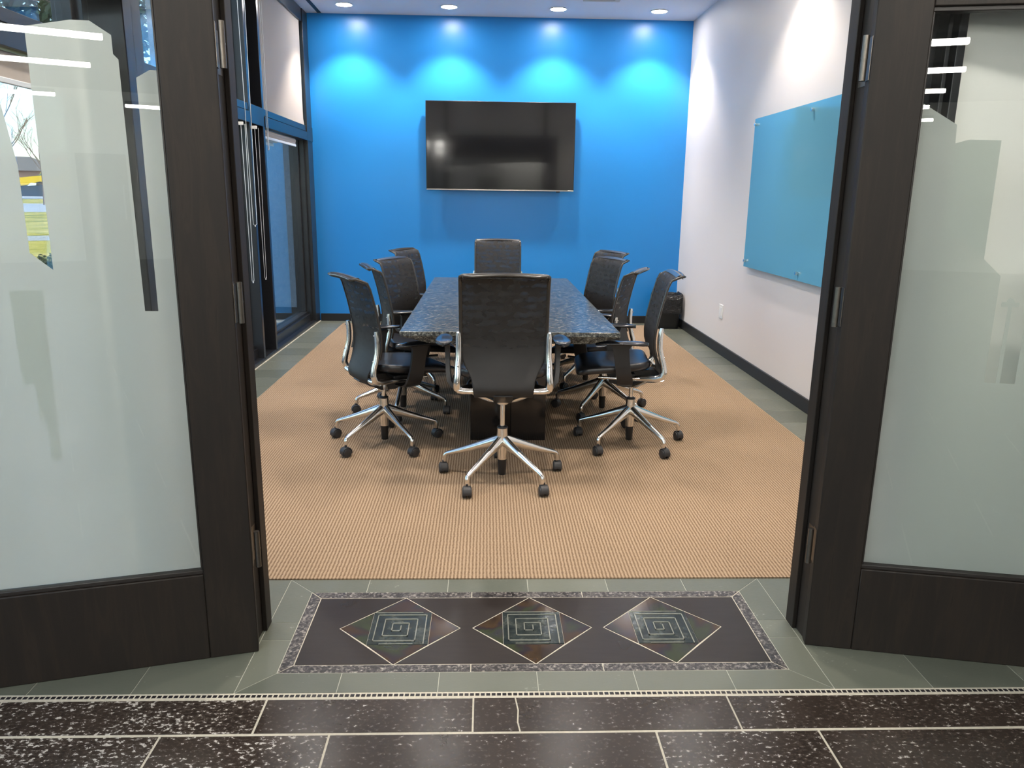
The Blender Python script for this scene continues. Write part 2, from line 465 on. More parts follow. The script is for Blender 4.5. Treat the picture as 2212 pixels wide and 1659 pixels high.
# row of long black tiles next to the mosaic
def run(xs, y0, y1, mi, gap, tints=None):
    for i, (a, c) in enumerate(zip(xs, xs[1:])): T.rect(a, c, y0, y1, gap, mi, tint=(tints[i] if tints else None))
run([XL, -1.327, -.605], 1.761, 1.905, BK, .006, [.5, .9])
run([-.605, -.030], 1.761, 1.905, BK, .006, [.35])
T.tile([(-.030, 1.761), (.095, 1.761), (.090, 1.80), (.093, 1.85), (.087, 1.905), (-.030, 1.905)], .004, BK, tint=.05)
T.tile([(.095, 1.761), (.687, 1.761), (.687, 1.905), (.087, 1.905), (.093, 1.85), (.090, 1.80)], .004, BK, tint=.22)
run([.687, 1.9, 3.1, 4.3, 6.0], 1.761, 1.905, BK, .006, [.45, .3, .5, .2])
run([XL, -.839, -.404, .455, .890, 1.75, 2.61, 3.4, 6.0], 1.45, 1.757, BK, .006, [.95, .75, .15, .62, .42, .5, .3, .4])
y = 1.45; k = 0
while y > LBY+.5:
    x = XL + (0 if k % 2 else -.35); xs = [XL]
    while x < 6.0:
        x += .72
        if x > XL+.1: xs.append(min(x, 6.0))
        if x >= 6: break
    run(xs, y-.44, y, BK, .006); y -= .44; k += 1
# mosaic strip
x = XL; i = 0
while x < 6.0 and x < 3.2:
    T.rect(x, x+.0153, 1.9125, 1.9275, .0042, 4, tint=random.random()); x += .0153
T.rect(3.2, 6.0, 1.9125, 1.9275, .003, 4)
# medallion numbers
gx0, gx1, gy0, gy1 = -.6106, .9158, 2.0261, 2.503
mx0, mx1, my0, my1 = -.5706, .877, 2.0656, 2.4615
ox0, ox1, oy0, oy1 = -.706, 1.013, 1.932, 2.597
# slate border ring, mitred
bx = [-.4195, -.133, .155, .443, .725]
def border(inner, outer, joints, top):
    (ix0, iy0, ix1, iy1), (qx0, qy0, qx1, qy1) = inner, outer
    yi, yo = (iy1, qy1) if top else (iy0, qy0)
    xs_i = [ix0]+joints+[ix1]; xs_o = [qx0]+joints+[qx1]
    for i in range(len(xs_i)-1):
        T.tile([(xs_i[i], yi), (xs_i[i+1], yi), (xs_o[i+1], yo), (xs_o[i], yo)], .0022, GN)
inner = (gx0, gy0, gx1, gy1); outer = (ox0, oy0, ox1, oy1)
border(inner, outer, bx, True); border(inner, outer, bx, False)
for sx, xi, xo in ((0, gx0, ox0), (1, gx1, ox1)):
    ys = [None, 2.20, 2.305, None]
    T.tile([(xo, oy0), (xi, gy0), (xi, 2.20), (xo, 2.20)], .0022, GN)
    T.tile([(xo, 2.20), (xi, 2.20), (xi, 2.305), (xo, 2.305)], .0022, GN)
    T.tile([(xo, 2.305), (xi, 2.305), (xi, gy1), (xo, oy1)], .0022, GN)
# slate in front of the doors and behind the jambs
for xs in ([ox0, -.993, -1.28, -1.567, XL], [ox1, 1.304, 1.594, 1.88, 2.17, 3.0, 4.0, 5.0, 6.0]):
    for a, c in zip(xs, xs[1:]): T.rect(min(a, c), max(a, c), 1.932, 2.305, .0022, GN)
    for a, c in zip(xs, xs[1:]):
        if max(a, c) <= XR+.1: T.rect(min(a, c), min(max(a, c), XR), 2.305, 2.597, .0022, GN)
# slate bands round the carpet
y = 2.597+.0; ys = [2.597]
while y < 8.42: y = min(y+.292, 8.42); ys.append(y)
for a, c in zip(ys, ys[1:]):
    if c-a < .02: continue
    T.rect(XL, -1.567, a, c, .005, GN); T.rect(1.855, XR, a, c, .005, GN)
x = XL
while x < XR-.02:
    T.rect(x, min(x+.292, XR), 8.42, YB, .003, GN); x += .292
fl = T.build('floor', [M['grout'], M['groutgrey'], M['green'], M['blacktile'], M['mosaic']])
struct(fl)
# granite strip with its pale joints
def gr(): return Tiles()
G = Tiles()
G.bm.box(gx0+.001, gx1-.001, gy0+.001, gy1-.001, -.011, -.0010, 1); G.t += [0]*6
for (yi, yo, js) in ((my1, gy1, [-.046, .345]), (my0, gy0, [-.041, .357])):
    a = [mx0]+js+[mx1]; c = [gx0]+js+[gx1]
    for i in range(3): G.tile([(a[i], yi), (a[i+1], yi), (c[i+1], yo), (c[i], yo)], .003, 0)
for xi, xo in ((mx0, gx0), (mx1, gx1)):
    G.tile([(xo, gy0), (xi, my0), (xi, my1), (xo, gy1)], .003, 0)
G.build('granite_border', [M['granite'], M['grout']], fl)
# dark field around the diamonds
D = Tiles()
cx = [-.2745, .156, .585]; cyy = 2.2665; hd = .1945
edge = [mx0]+[v for c in cx for v in (c-hd, c+hd)]+[mx1]
top = [(mx0, my1), (mx0, my0)]
# left end, gaps between, right end as separate stones
D.tile([(mx0, my1), (mx0, my0), (cx[0], my0), (cx[0]-hd, cyy), (cx[0], my1)], .0035, 0)
D.tile([(mx1, my0), (mx1, my1), (cx[2], my1), (cx[2]+hd, cyy), (cx[2], my0)], .0035, 0)
for i in range(2):
    D.tile([(cx[i], my0), (cx[i+1], my0), (cx[i+1]-hd, cyy), (cx[i+1], my1), (cx[i], my1), (cx[i]+hd, cyy)], .0035, 0)
D.build('dark_stone_field', [M['panel']], fl)
names = ['brown and purple', 'dark brown', 'green and gold']
for ci, c in enumerate(cx):
    K = Tiles(); h = hd-.001; q = .0965
    yy0, yy1 = my0+.001, my1-.001
    yc = cyy
    K.tile([(c, yy1), (c-q, yc+q), (c+q, yc+q)], .0012, 0)
    K.tile([(c, yy0), (c+q, yc-q), (c-q, yc-q)], .0012, 0)
    K.tile([(c-h, yc), (c-q, yc-q), (c-q, yc+q)], .0012, 0)
    K.tile([(c+h, yc), (c+q, yc+q), (c+q, yc-q)], .0012, 0)
    di = K.build('diamond_inlay', [M['irid']], fl)
    K = Tiles(); K.rect(c-q, c+q, yc-q, yc+q, .0012, 0, z=.0015)
    # raised square spiral
    pts = [(.02, .10), (.02, -.20), (-.27, -.20), (-.27, .27), (.28, .27), (.28, -.50), (-.55, -.50), (-.55, .53), (.55, .53), (.55, -.80), (-.82, -.80), (-.82, .80), (.84, .80), (.84, -.97)]
    w = .0017
    for (a, bb), (e, g) in zip(pts, pts[1:]):
        X0, X1 = sorted((c+a*q, c+e*q)); Y0, Y1 = sorted((yc+bb*q, yc+g*q))
        K.bm.box(X0-w, X1+w, Y0-w, Y1+w, .0008, .0036, 1); K.t += [0]*6
    for X0, X1, Y0, Y1 in ((c-.95*q, c+.7*q, yc+.96*q, yc+.985*q), (c-.6*q, c+.5*q, yc-.985*q, yc-.96*q)):
        K.bm.box(X0, X1, Y0, Y1, .0008, .003, 1); K.t += [0]*6
    K.build('spiral_tile', [M['relief'], M['reliefedge']], di)

# carpet
b = MB(); b.box(-1.567, 1.855, 2.597, 8.42, -.01, .004)
tag(b.build('carpet', M['carpet']), 'tan ribbed carpet filling the room floor inside a slate border', 'carpet')

# ------------------------------------------------------------------ window wall (left)
TZ0, TZ1 = 1.905, 2.05
fins = [(2.31, 2.36), (4.00, 4.05), (4.38, 4.43), (6.375, 6.425), (6.755, 6.805)]
Y0W, Y1W = FY1, YB
def bay(n, ya, yb, z0=.13, glass_x=XL-.13):
    w = sempty('window_%d' % n, (0, 0, 0))
    b = MB()
    # head, transom (two pieces), bottom rail, end stiles
    b.box(XL-.17, XL, ya, yb, CH-.13, CH-.005)
    b.box(XL-.17, XL-.004, ya, yb, TZ1-.055, TZ1)
    b.box(XL-.17, XL+.006, ya, yb, TZ0, TZ1-.06)
    b.box(XL-.17, XL-.05, ya, yb, .0, .115)
    b.box(XL-.17, XL-.075, ya, yb, .115, .14)
    for y_ in (ya, yb-.035): b.box(XL-.165, XL-.09, y_, y_+.035, .14, CH-.13)
    b.build('window_frame', M['frame'], w, .003)
    b = MB(); b.box(glass_x-.006, glass_x, ya+.03, yb-.03, .13, TZ0+.01); b.build('window_pane', M['tinted'], w)
    b = MB(); b.box(glass_x-.006, glass_x, ya+.03, yb-.03, TZ1-.01, CH-.12); b.build('window_pane', M['tinted'], w)
    return w
bay(1, 2.36, 4.00); bay(2, 4.43, 6.375); bay(3, 6.805, 8.35)
# mullion fins, solid panels between the paired ones, end post
for i, (a, c) in enumerate(fins):
    sbox('trim_%d' % (i+1), XL-.2, XL, a, c, .02, CH-.002, M['frame'], None, .003)
for i, (a, c) in enumerate(((4.05, 4.38), (6.425, 6.755))):
    t_ = sempty('trim_%d' % (i+6))
    sbox('infill_panel', XL-.18, XL-.16, a, c, .02, CH-.005, M['frame'], t_)
    sbox('cross_rail', XL-.17, XL+.004, a, c, TZ0, TZ1, M['frame'], t_, .003)
e_ = sempty('trim_8')
sbox('end_post', XL-.2, XL, 8.385, YB, .02, CH-.002, M['frame'], e_, .003)
sbox('end_post_reveal', XL-.18, XL-.04, 8.35, 8.385, .02, CH-.002, M['frame'], e_)
sbox('cross_rail', XL-.01, XL+.006, 8.35, YB-.002, TZ0, TZ1, M['frame'], e_, .003)
sbox('trim_9', XL-.2, XL, FY1, YB, -.01, .035, M['frame'], None, .003)
b = MB(); b.box(XL-.002, XL+.010, FY1, YB-.016, 0, .004); b.build('trim_10', M['grout'])['kind'] = 'structure'
# facade of the lobby part
for i, (a, c) in enumerate(((-1.2, 2.15), (-4.6, -1.25), (-8.0, -4.65), (-13.55, -8.05))):
    w = sempty('window_%d' % (4+i))
    b = MB(); b.box(XL-.17, XL, a, c, 0, .14); b.box(XL-.17, XL, a, c, LCH-.12, LCH); b.box(XL-.17, XL, a, c, TZ0, TZ1); b.box(XL-.2, XL, c, c+.05, 0, LCH)
    b.build('window_frame', M['frame'], w)
    b = MB(); b.box(XL-.136, XL-.13, a, c, .13, LCH-.12); b.build('window_pane', M['tinted'], w)

# dark linear slot in the ceiling and ceiling vent
b = MB(); b.box(-1.735, -1.695, 2.6, 8.59, CH-.002, CH+.004); b.build('ceiling_slot', M['base']); bpy.data.objects['ceiling_slot']['kind'] = 'structure'
cv = thing('ceiling_vent', 'beige square ceiling vent at the top edge of the photo, above the screen', 'vent', (1.06, 7.69, CH-.012))
b = MB(); b.box(-.17, .17, .10, .15, 0, .011); b.box(-.17, .17, -.15, -.10, 0, .011); b.box(-.17, -.12, -.1, .1, 0, .011); b.box(.12, .17, -.1, .1, 0, .011); b.build('vent_frame', M['beige'], cv, .002)
b = MB()
for k in range(8): b.box(-.12, .12, -.095+k*.025, -.083+k*.025, .002, .010)
b.build('vent_slats', M['beige'], cv)

# roller blinds
def blind(ya, yb, ztop, zbot, label, chain=None, xr=XL-.035, roller=True, flare=0.):
    t = thing('roller_blind', label, 'blind', (0, 0, 0), 0, 'roller blinds on the window wall')
    b = MB(); b.cyl((xr-.01, ya+.02, ztop-.03), (xr-.01, yb-.02, ztop-.03), .026, n=20); b.build('roller_tube', M['fabric'], t)
    b = MB(); rows = 14; rr = []
    x = xr+.012
    for i in range(rows+1):
        z = ztop-.03+(zbot-ztop+.03)*i/rows
        k = i/rows
        yr = yb-.03 + flare*max(0, (k-.9)/.1)**2
        rr.append((z, yr))
    for side in (0, 1): pass
    R = [[(x, ya+.03, z), (x, yr, z), (x+.0012, yr, z), (x+.0012, ya+.03, z)] for z, yr in rr]
    b.rings(R, 0, True, False); b.build('blind_fabric', M['fabric'], t)
    b = MB(); b.box(x-.006, x+.007, ya+.03, yb-.03+flare, zbot-.018, zbot+.004); b.build('hem_bar', M['hem' if zbot > 1.5 and zbot < TZ0 else 'fabric'], t, .003)
    if chain:
        yc, zc, zt, w = chain
        b = MB(); xx = XL+.03
        pts = [(xx, yc-w, zt), (xx, yc-w*.5, zc+.02)]+[(xx, yc-.012*math.cos(a), zc+.012-.012*math.sin(a)) for a in [PI*j/6 for j in range(7)]]+[(xx, yc+w*.5, zc+.02), (xx, yc+w, zt)]
        b.tube(pts, .0022, 6); b.build('bead_chain', M['chain'], t)
        b = MB(); b.box(XL-.03, XL+.034, yc-.006, yc+.006, zt-.012, zt+.012); b.build('chain_bracket', M['white_pl'], t, .003)
    return t
blind(6.805, 8.35, CH-.09, TZ1-.01, 'beige roller blind pulled down over the high window beside the blue wall', (6.77, 1.72, CH-.10, .03), flare=.05)
blind(6.805, 7.97, TZ0-.002, 1.835, 'rolled up beige blind under the crossbar of the window beside the blue wall', (6.45, .68, TZ0-.03, .05))
blind(4.43, 6.35, CH-.09, CH-.20, 'rolled up blind at ceiling height nearer the left open door', (6.25, 1.115, CH-.10, .10))
blind(4.43, 6.12, TZ0-.002, 1.83, 'rolled up blind under the crossbar, its small corner showing by the left jamb', (6.10, .69, TZ0-.03, .05))
blind(2.36, 3.98, TZ0-.002, 1.79, 'rolled up blind seen through the top left of the left door glass')

# ------------------------------------------------------------------ door frame and front partition
def jamb(n, s, x):
    # s=+1: right jamb (opening on its -x side); s=-1: left jamb
    t = sempty('trim_%d' % n)
    X = lambda a, c: (min(x+s*a, x+s*c), max(x+s*a, x+s*c))
    def bb(name, a, c, y0, y1, m='frame', z1=LCH):
        x0, x1 = X(a, c); sbox(name, x0, x1, y0, y1, 0, z1, M[m], t, .002)
    bb('jamb_post', .014, .085, FY0-.005, FY1, 'wood')
    bb('door_stop', 0, .014, FY0+.055, FY1, 'wood')
    return t
jamb(11, -1, JL); jamb(12, 1, JR)
# header above the opening
sbox('trim_13', JL-.085, JR+.085, FY0-.005, FY1, 2.06, 2.16, M['wood'], None, .003)
sbox('wall_above_door', XL-.2, XR, FY0+.02, FY1-.001, 2.45, LCH, M['lobbywhite'])
# glazed side panel on the left: posts and panes
sp = sempty('window_8')
b = MB()
b.box(-1.05, -.945, FY0, FY1, 0, 2.45); b.box(XL-.2, XL+.03, FY0, FY1, 0, 2.45)
b.box(XL, -1.05, FY0, FY1, 0, .14); b.box(-.945, JL-.085, FY0, FY1, 0, .14); b.box(XL, JL-.085, FY0, FY1, 2.35, 2.45)
b.build('window_frame', M['frame'], sp, .003)
b = MB(); b.box(XL+.03, -1.05, 2.25, 2.256, .14, 2.35); b.build('window_pane', M['glass'], sp)
b = MB(); b.box(-.945, JL-.085, 2.25, 2.256, .14, 2.35); b.build('window_pane', M['glass'], sp)
sbox('trim_14', JL-.085, JR+.085, FY0+.01, FY1-.01, 2.16, 2.46, M['frame'])
# dark side frame on the right of the opening, with vertical ribs
rf = sempty('trim_15')
b = MB(); b.box(JR+.085, 1.285, FY0+.05, FY1, 0, 2.45)
for k in (1.105, 1.165, 1.18, 1.235): b.box(k, k+.012, FY0, FY0+.06, 0, 2.45)
b.box(1.262, 1.286, FY0-.005, FY1, 0, 2.45)
b.build('side_frame', M['frame'], rf, .002)

# ------------------------------------------------------------------ open doors
def film_prism(mb, poly, n0, n1, side):
    # poly in (s, z) -> door local (s along +x, z up); thickness along local y
    A = Matrix(((1, 0, 0, 0), (0, 0, 1, 0), (0, 1, 0, 0), (0, 0, 0, 1)))
    mb.prism([(p[0]*side, p[1]) for p in poly], n0, n1, 0, A)
def leaf(n, hinge, d, side, films, film2):
    """local +x (times side) runs along the leaf from the hinge, local -y faces the lobby"""
    ang = math.atan2(d[1]*side, d[0]*side)
    t = sempty('door_%d' % n, (hinge[0], hinge[1], .01), ang)
    W_, H_, th = .855, 2.03, .044; gs0, gs1, gz0, gz1 = .145, .71, .29, 1.85
    sx = lambda a, c: (min(a*side, c*side), max(a*side, c*side))
    def bx(name, s0, s1, z0, z1, y0=0, y1=th, m='wood', bev=.003):
        x0, x1 = sx(s0, s1); b = MB(); b.box(x0, x1, y0, y1, z0-.01, z1-.01); return b.build(name, M[m], t, bev)
    bx('hinge_stile', 0, gs0-.006, 0, H_); bx('lock_stile', gs1+.006, W_, 0, H_)
    bx('bottom_rail', gs0-.006, gs1+.006, 0, gz0-.014); bx('top_rail', gs0-.006, gs1+.006, gz1+.012, H_)
    b = MB()
    for s0, s1, z0, z1 in ((gs0-.006, gs1+.006, gz0-.014, gz0-.001), (gs0-.006, gs1+.006, gz1, gz1+.012), (gs0-.006, gs0, gz0-.001, gz1), (gs1, gs1+.006, gz0-.001, gz1)):
        x0, x1 = sx(s0, s1); b.box(x0, x1, .006, .038, z0-.01, z1-.01)
    b.build('glazing_bead', M['bead'], t, .002)
    bx('glass_pane', gs0-.004, gs1+.004, gz0-.006, gz1+.004, .018, .024, 'doorglass', 0)
    for P in films:
        b = MB(); film_prism(b, [(a, c-.01) for a, c in P], .0245, .0252, side)
        b.build('frosted_film', M['film'], t, recalc=True)
    for P in film2:
        b = MB(); film_prism(b, [(a, c-.01) for a, c in P], .0256, .0262, side)
        b.build('frosted_film', M['film2'], t)
    for zc in (.33, 1.07, 1.735):
        b = MB(); b.cyl((-side*.016, .012, zc-.062), (-side*.016, .012, zc+.052), .0085, n=16)
        b.cyl((-side*.016, .012, zc-.005), (-side*.016, .012, zc-.001), .0091, n=16)
        x0, x1 = sx(-.002, .0005); b.box(x0, x1, .006, .042, zc-.06, zc+.05)
        hg = b.build('hinge', M['hinge'], t)
    return t
L_f = [[(.145, .29), (.71, .29), (.71, 1.75), (.53, 1.75), (.487, 1.43), (.486, 1.214), (.437, 1.17), (.434, 1.756), (.333, 1.777), (.29, 1.778), (.244, 1.748), (.244, 1.704), (.233, 1.692), (.232, 1.5), (.229, 1.057), (.196, 1.056), (.196, 1.651), (.163, 1.671), (.145, 1.671)]]
L_f2 = [[(.545, 1.12), (.543, .871), (.514, .871), (.514, .771), (.499, .771), (.499, .655), (.474, .655), (.471, 1.0), (.467, 1.12)], [(.71, .29), (.71, 1.2), (.60, 1.2), (.60, .29)]]
leaf(1, (-.694, 2.139), (-.674, -.175), -1, L_f, L_f2[:1])
R_f = [[(.145, .29), (.71, .29), (.71, 1.2), (.489, 1.2), (.489, .872), (.449, .872), (.449, 1.09), (.466, 1.09), (.466, 1.103), (.454, 1.103), (.450, 1.112), (.4415, 1.117), (.436, 1.112), (.432, 1.103), (.421, 1.103), (.421, 1.09), (.439, 1.09), (.439, .872), (.408, .872), (.407, 1.175), (.358, 1.22), (.356, 1.533), (.276, 1.535), (.243, 1.525), (.2405, 1.573), (.145, 1.63)]]
R_f2 = [[(.243, 1.525), (.276, 1.535), (.356, 1.533), (.358, 1.22), (.299, 1.272), (.243, 1.272)]]
leaf(2, (1.015, 2.156), (.623, -.127), 1, R_f, R_f2)
# frame-side hinge leaves on the jambs
for n_, xj, sg in ((16, JL, -1), (17, JR, 1)):
    t = sempty('trim_%d' % n_)
    for zc in (.33, 1.07, 1.735):
        b = MB(); x0, x1 = sorted((xj+sg*.0125, xj+sg*.0145)); b.box(x0, x1, FY0-.004, FY0+.04, zc-.06, zc+.05)
        b.build('hinge_plate', M['hinge'], t)

# ------------------------------------------------------------------ screen, board, outlet, bin
tv = thing('wall_television', 'large black flat television mounted on the blue wall', 'television', (.1414, YB, 1.882))
w, h = .786, .451
b = MB(); b.box(-w, w, -.10, -.062, -h, h); b.build('tv_body', M['plastic'], tv, .004)
b = MB(); b.box(-w+.008, w-.008, -.1015, -.0995, -h+.018, h-.007); b.build('screen_glass', M['screen'], tv)
b = MB(); b.box(-w+.002, w-.002, -.1025, -.10, -h+.001, -h+.012); b.build('lower_bezel', M['steel'], tv, .001)
b = MB(); b.box(.60, .64, -.095, -.075, -h-.010, -h); b.build('sensor_tab', M['plastic'], tv, .002)
b = MB(); b.box(-.25, .25, -.062, 0, -.2, .2); b.build('wall_mount', M['plastic'], tv)
gb = thing('glass_board', 'frameless blue glass writing board standing off the white wall', 'whiteboard', (XR, 5.16, 1.415))
b = MB(); b.box(-.038, -.032, -1.14, 1.14, -.572, .572); b.build('board_glass', M['board'], gb, .0015)
for yy in (-1.09, 0.01, 1.09):
    for zz in (-.522, .525):
        b = MB(); b.cyl((-.058, yy, zz), (-.038, yy, zz), .011, n=18); b.cyl((-.032, yy, zz), (-.001, yy, zz), .009, n=14)
        b.build('standoff_screw', M['chrome'], gb, .001)
ot = thing('wall_outlet', 'white wall outlet plate below the glass board on the white wall', 'outlet', (XR, 6.915, .382))
b = MB(); b.box(-.006, 0, -.055, .055, -.063, .063); b.build('cover_plate', M['white_pl'], ot, .002)
b = MB(); b.box(-.009, -.005, -.03, .03, -.04, .04)
for zz in (-.022, .022):
    b.box(-.0095, -.0088, -.008, -.005, zz-.006, zz+.006); b.box(-.0095, -.0088, .005, .008, zz-.006, zz+.006)
b.build('socket_insert', M['white_pl'], ot, .001)

bn = thing('waste_bin', 'black plastic waste bin with a crumpled black liner in the corner', 'bin', (1.962, 8.33, 0))
def rr(hx, hy, r, z, n=5):
    out = []
    for cx_, cy_, a0 in ((hx-r, hy-r, 0), (-hx+r, hy-r, 90), (-hx+r, -hy+r, 180), (hx-r, -hy+r, 270)):
        for k in range(n+1):
            a = math.radians(a0+90*k/n); out.append((cx_+r*math.cos(a), cy_+r*math.sin(a), z))
    return out
b = MB(); b.rings([rr(.115, .10, .035, .0), rr(.122, .105, .035, .01), rr(.143, .122, .035, .30), rr(.147, .125, .035, .335), rr(.139, .117, .033, .335), rr(.10, .09, .03, .02)]); b.build('bin_body', M['plastic'], bn)
b = MB(); R = []
prof = [(.147, .127, .165), (.151, .132, .178), (.150, .131, .21), (.153, .134, .25), (.151, .132, .29), (.154, .135, .325), (.153, .133, .352), (.144, .125, .378), (.134, .115, .37), (.127, .108, .34), (.118, .098, .27)]
for i, (hx, hy, z) in enumerate(prof):
    ring = rr(hx, hy, .035, z, 11)
    amp = .0085 if 0 < i < 9 else .004
    R.append([(x+random.uniform(-amp, amp), y_+random.uniform(-amp, amp), z_+random.uniform(-amp, amp)*(2.6 if 6 <= i <= 8 else 1.2)) for x, y_, z_ in ring])
b.rings(R, caps=False); o = b.build('bin_liner', M['bag'], bn, sharp=0)
sm = o.modifiers.new('s', 'SUBSURF'); sm.levels = 1; sm.render_levels = 1
for v in o.data.polygons: v.use_smooth = True

# ------------------------------------------------------------------ table
tb = thing('conference_table', 'long dark granite conference table with black slab base', 'table', (.1237, 5.235, 0))
hw, hl = .564, 1.355
b = MB(); b.box(-hw, hw, -hl, hl, .675, .700); b.build('tabletop', M['tablegranite'], tb, .003)
b = MB()
def rect(hx, hy, z): return [(-hx, -hy, z), (hx, -hy, z), (hx, hy, z), (-hx, hy, z)]
b.rings([rect(hw-.15, hl-.028, .636), rect(hw-.004, hl-.004, .6755)], smooth=False)
b.build('tapered_apron', M['tablegranite'], tb)
for nm, a, c in (('base_slab', -.212, -.031), ('base_slab', .019, .218)):
    b = MB(); b.box(a, c, -.985, .985, 0.004, .636); b.build(nm, M['tablebase'], tb, .004)
b = MB(); b.box(-.031, .019, -.94, .94, .004, .636); b.build('base_core', M['tablebase'], tb)

# ------------------------------------------------------------------ chairs
def sm(x): return x*x*(3-2*x)
PROF = [(-.232, .982), (-.222, .994), (-.205, .998), (-.186, .990), (-.168, .970), (-.154, .940), (-.143, .900), (-.131, .855), (-.120, .805), (-.109, .750), (-.101, .700), (-.098, .655), (-.101, .610), (-.112, .568), (-.130, .530), (-.150, .495), (-.163, .465), (-.160, .437), (-.140, .418), (-.105, .410), (-.06, .412)]
def wprof(z, i):
    if i <= 12: w = .200
    else: w = .200-.055*sm(min(1, (i-12)/3.2))
    if z < .47: w -= .008*min(1, (.47-z)/.05)
    return w
def back_mesh():
    b = MB(); n = 12; rows = []
    for i, (y, z) in enumerate(PROF):
        w = wprof(z, i)
        if i == 0: w = .178
        if i == 1: w = .192
        if i == 2: w = .198
        cur = .012 if i > 3 else .012
        row = [Vector((w*t, y+cur*t*t*(1 if i < 18 else 0), z - (.006*t*t if i < 4 else 0))) for t in [(-1+2*k/n) for k in range(n+1)]]
        rows.append(row)
    V = [[b.bm.verts.new(p) for p in r_] for r_ in rows]
    for a, c in zip(V, V[1:]):
        for k in range(n): b.face([a[k], a[k+1], c[k+1], c[k]], 0, True)
    o = b.build('mesh_back', M['mesh'], None, sharp=None)
    md = o.modifiers.new('sub', 'SUBSURF'); md.levels = 1; md.render_levels = 2
    so = o.modifiers.new('sol', 'SOLIDIFY'); so.thickness = .003; so.offset = 0
    return o
def back_frame():
    b = MB()
    side = [(PROF[i][0]+.012, PROF[i][1]) for i in range(13, 2, -1)]
    pts = [(-.200, y, z) for y, z in side]
    # rounded corner and lip across the top
    top = [(-.198, -.193, .986), (-.190, -.213, .992), (-.174, -.226, .990)]
    pts = pts[:-1]+top
    mid = [(-.14+.28*k/8, -.228-.004*(1-abs(k-4)/4), .988+.007*(1-((k-4)/4)**2)) for k in range(9)]
    full = pts+mid+[(-x, y, z) for x, y, z in pts[::-1]]
    rad = [.009]*len(full)
    b.tube(full, rad, 10, flat=.75, up=(1, 0, 0))
    # wide soft rim along the lip
    for z0 in (0,):
        rr_ = []
        for k in range(13):
            x = -.188+.376*k/12; e = 1-((k-6)/6)**2
            rr_.append([(x, -.226-.003*e, .986+.006*e), (x, -.214-.002*e, .998+.006*e), (x, -.196, .999+.005*e), (x, -.180, .988+.004*e), (x, -.184, .982+.004*e), (x, -.200, .990+.004*e), (x, -.216, .988+.005*e)])
        b.rings(rr_)
    o = b.build('back_frame', M['rimpl'], None, sharp=50)
    return o
def bracket(s):
    b = MB()
    pts = [(-.119, .722), (-.116, .70), (-.113, .66), (-.115, .61), (-.125, .565), (-.137, .525), (-.143, .49), (-.138, .462)]
    P = [(s*.209, y, z) for y, z in pts[:4]]+[(s*.213, y, z) for y, z in pts[4:6]]+[(s*.216, -.143, .49), (s*.216, -.134, .460), (s*.206, -.105, .447), (s*.185, -.070, .443), (s*.165, -.03, .440), (s*.150, .01, .434), (s*.12, .03, .425)]
    R_ = [.010, .0135, .0145, .0145, .015, .016, .017, .019, .018, .017, .016, .014, .011]
    b.tube(P, R_, 12, flat=1.0)
    # inner foot wrapping under the mesh
    b.tube([(s*.214, -.132, .452), (s*.19, -.136, .447), (s*.155, -.138, .446), (s*.13, -.135, .446)], [.017, .0155, .014, .011], 12)
    for z, y in ((.700, -.131), (.565, -.140)):
        b.cyl((s*.2105, y, z), (s*.2105, y-.003, z), .0045, n=12)
    return b.build('back_bracket', M['chrome'], None, sharp=50)
def rsec(y, cz, hw_, ht, n=24, e=.42, bow=0.):
    out = []
    for k in range(n):
        a = 2*PI*k/n; c_, s_ = math.cos(a), math.sin(a)
        x = hw_*math.copysign(abs(c_)**e, c_); z = ht*math.copysign(abs(s_)**e, s_)
        out.append((x, y, cz+z+bow*(x/hw_)**2))
    return out
def seat():
    b = MB()
    sec = [(-.085, .500, .135, .010, .02), (-.075, .500, .165, .022, .02), (-.05, .497, .195, .027, .02), (0, .492, .212, .028, .018), (.06, .488, .222, .027, .014), (.13, .487, .226, .027, .008), (.20, .487, .226, .027, .003), (.26, .484, .222, .026, -.002), (.295, .478, .214, .024, -.004), (.315, .471, .195, .017, -.004), (.322, .467, .165, .008, -.004)]
    b.rings([rsec(y, z, w_, t_, bow=bo) for y, z, w_, t_, bo in sec])
    o = b.build('seat', M['leather'], None, sharp=None)
    md = o.modifiers.new('sub', 'SUBSURF'); md.levels = 1; md.render_levels = 2
    return o
def arm(s):
    b = MB()
    # support blade, widening downward then turning under the seat
    def ring(y0, y1, x, z, th): 
        return [(x-th, y0, z), (x+th, y0, z), (x+th*1.2, (y0+y1)/2, z), (x+th, y1, z), (x-th, y1, z), (x-th*1.2, (y0+y1)/2, z)]
    sec = [(.045, .150, .272, .640, .013), (.055, .140, .272, .62, .011), (.050, .128, .270, .56, .010), (.040, .120, .268, .50, .010), (.028, .112, .262, .455, .011), (.025, .108, .240, .425, .012), (.025, .105, .205, .408, .013), (.028, .10, .15, .400, .014), (.03, .095, .09, .398, .014)]
    b.rings([ring(y0, y1, s*x, z, th*s) for y0, y1, x, z, th in sec])
    o = b.build('armrest', M['plastic'], None, bevel=0, sharp=40)
    b = MB()
    secs = [(-.045, .004, .012), (-.038, .018, .014), (-.015, .034, .015), (.03, .042, .0155), (.09, .043, .0155), (.15, .039, .0145), (.195, .032, .013), (.222, .020, .011), (.232, .006, .008)]
    rg = []
    for y, w_, t_ in secs:
        rg.append([(s*.287+w_*math.cos(a)*1.0, y, .648+.006*(1-((y-.09)/.14)**2)+t_*math.sin(a)*(.8 if math.sin(a) > 0 else .75)) for a in [2*PI*k/18 for k in range(18)]])
    b.rings(rg); b.build('arm_pad', M['padpl'], o, sharp=None)
    return o
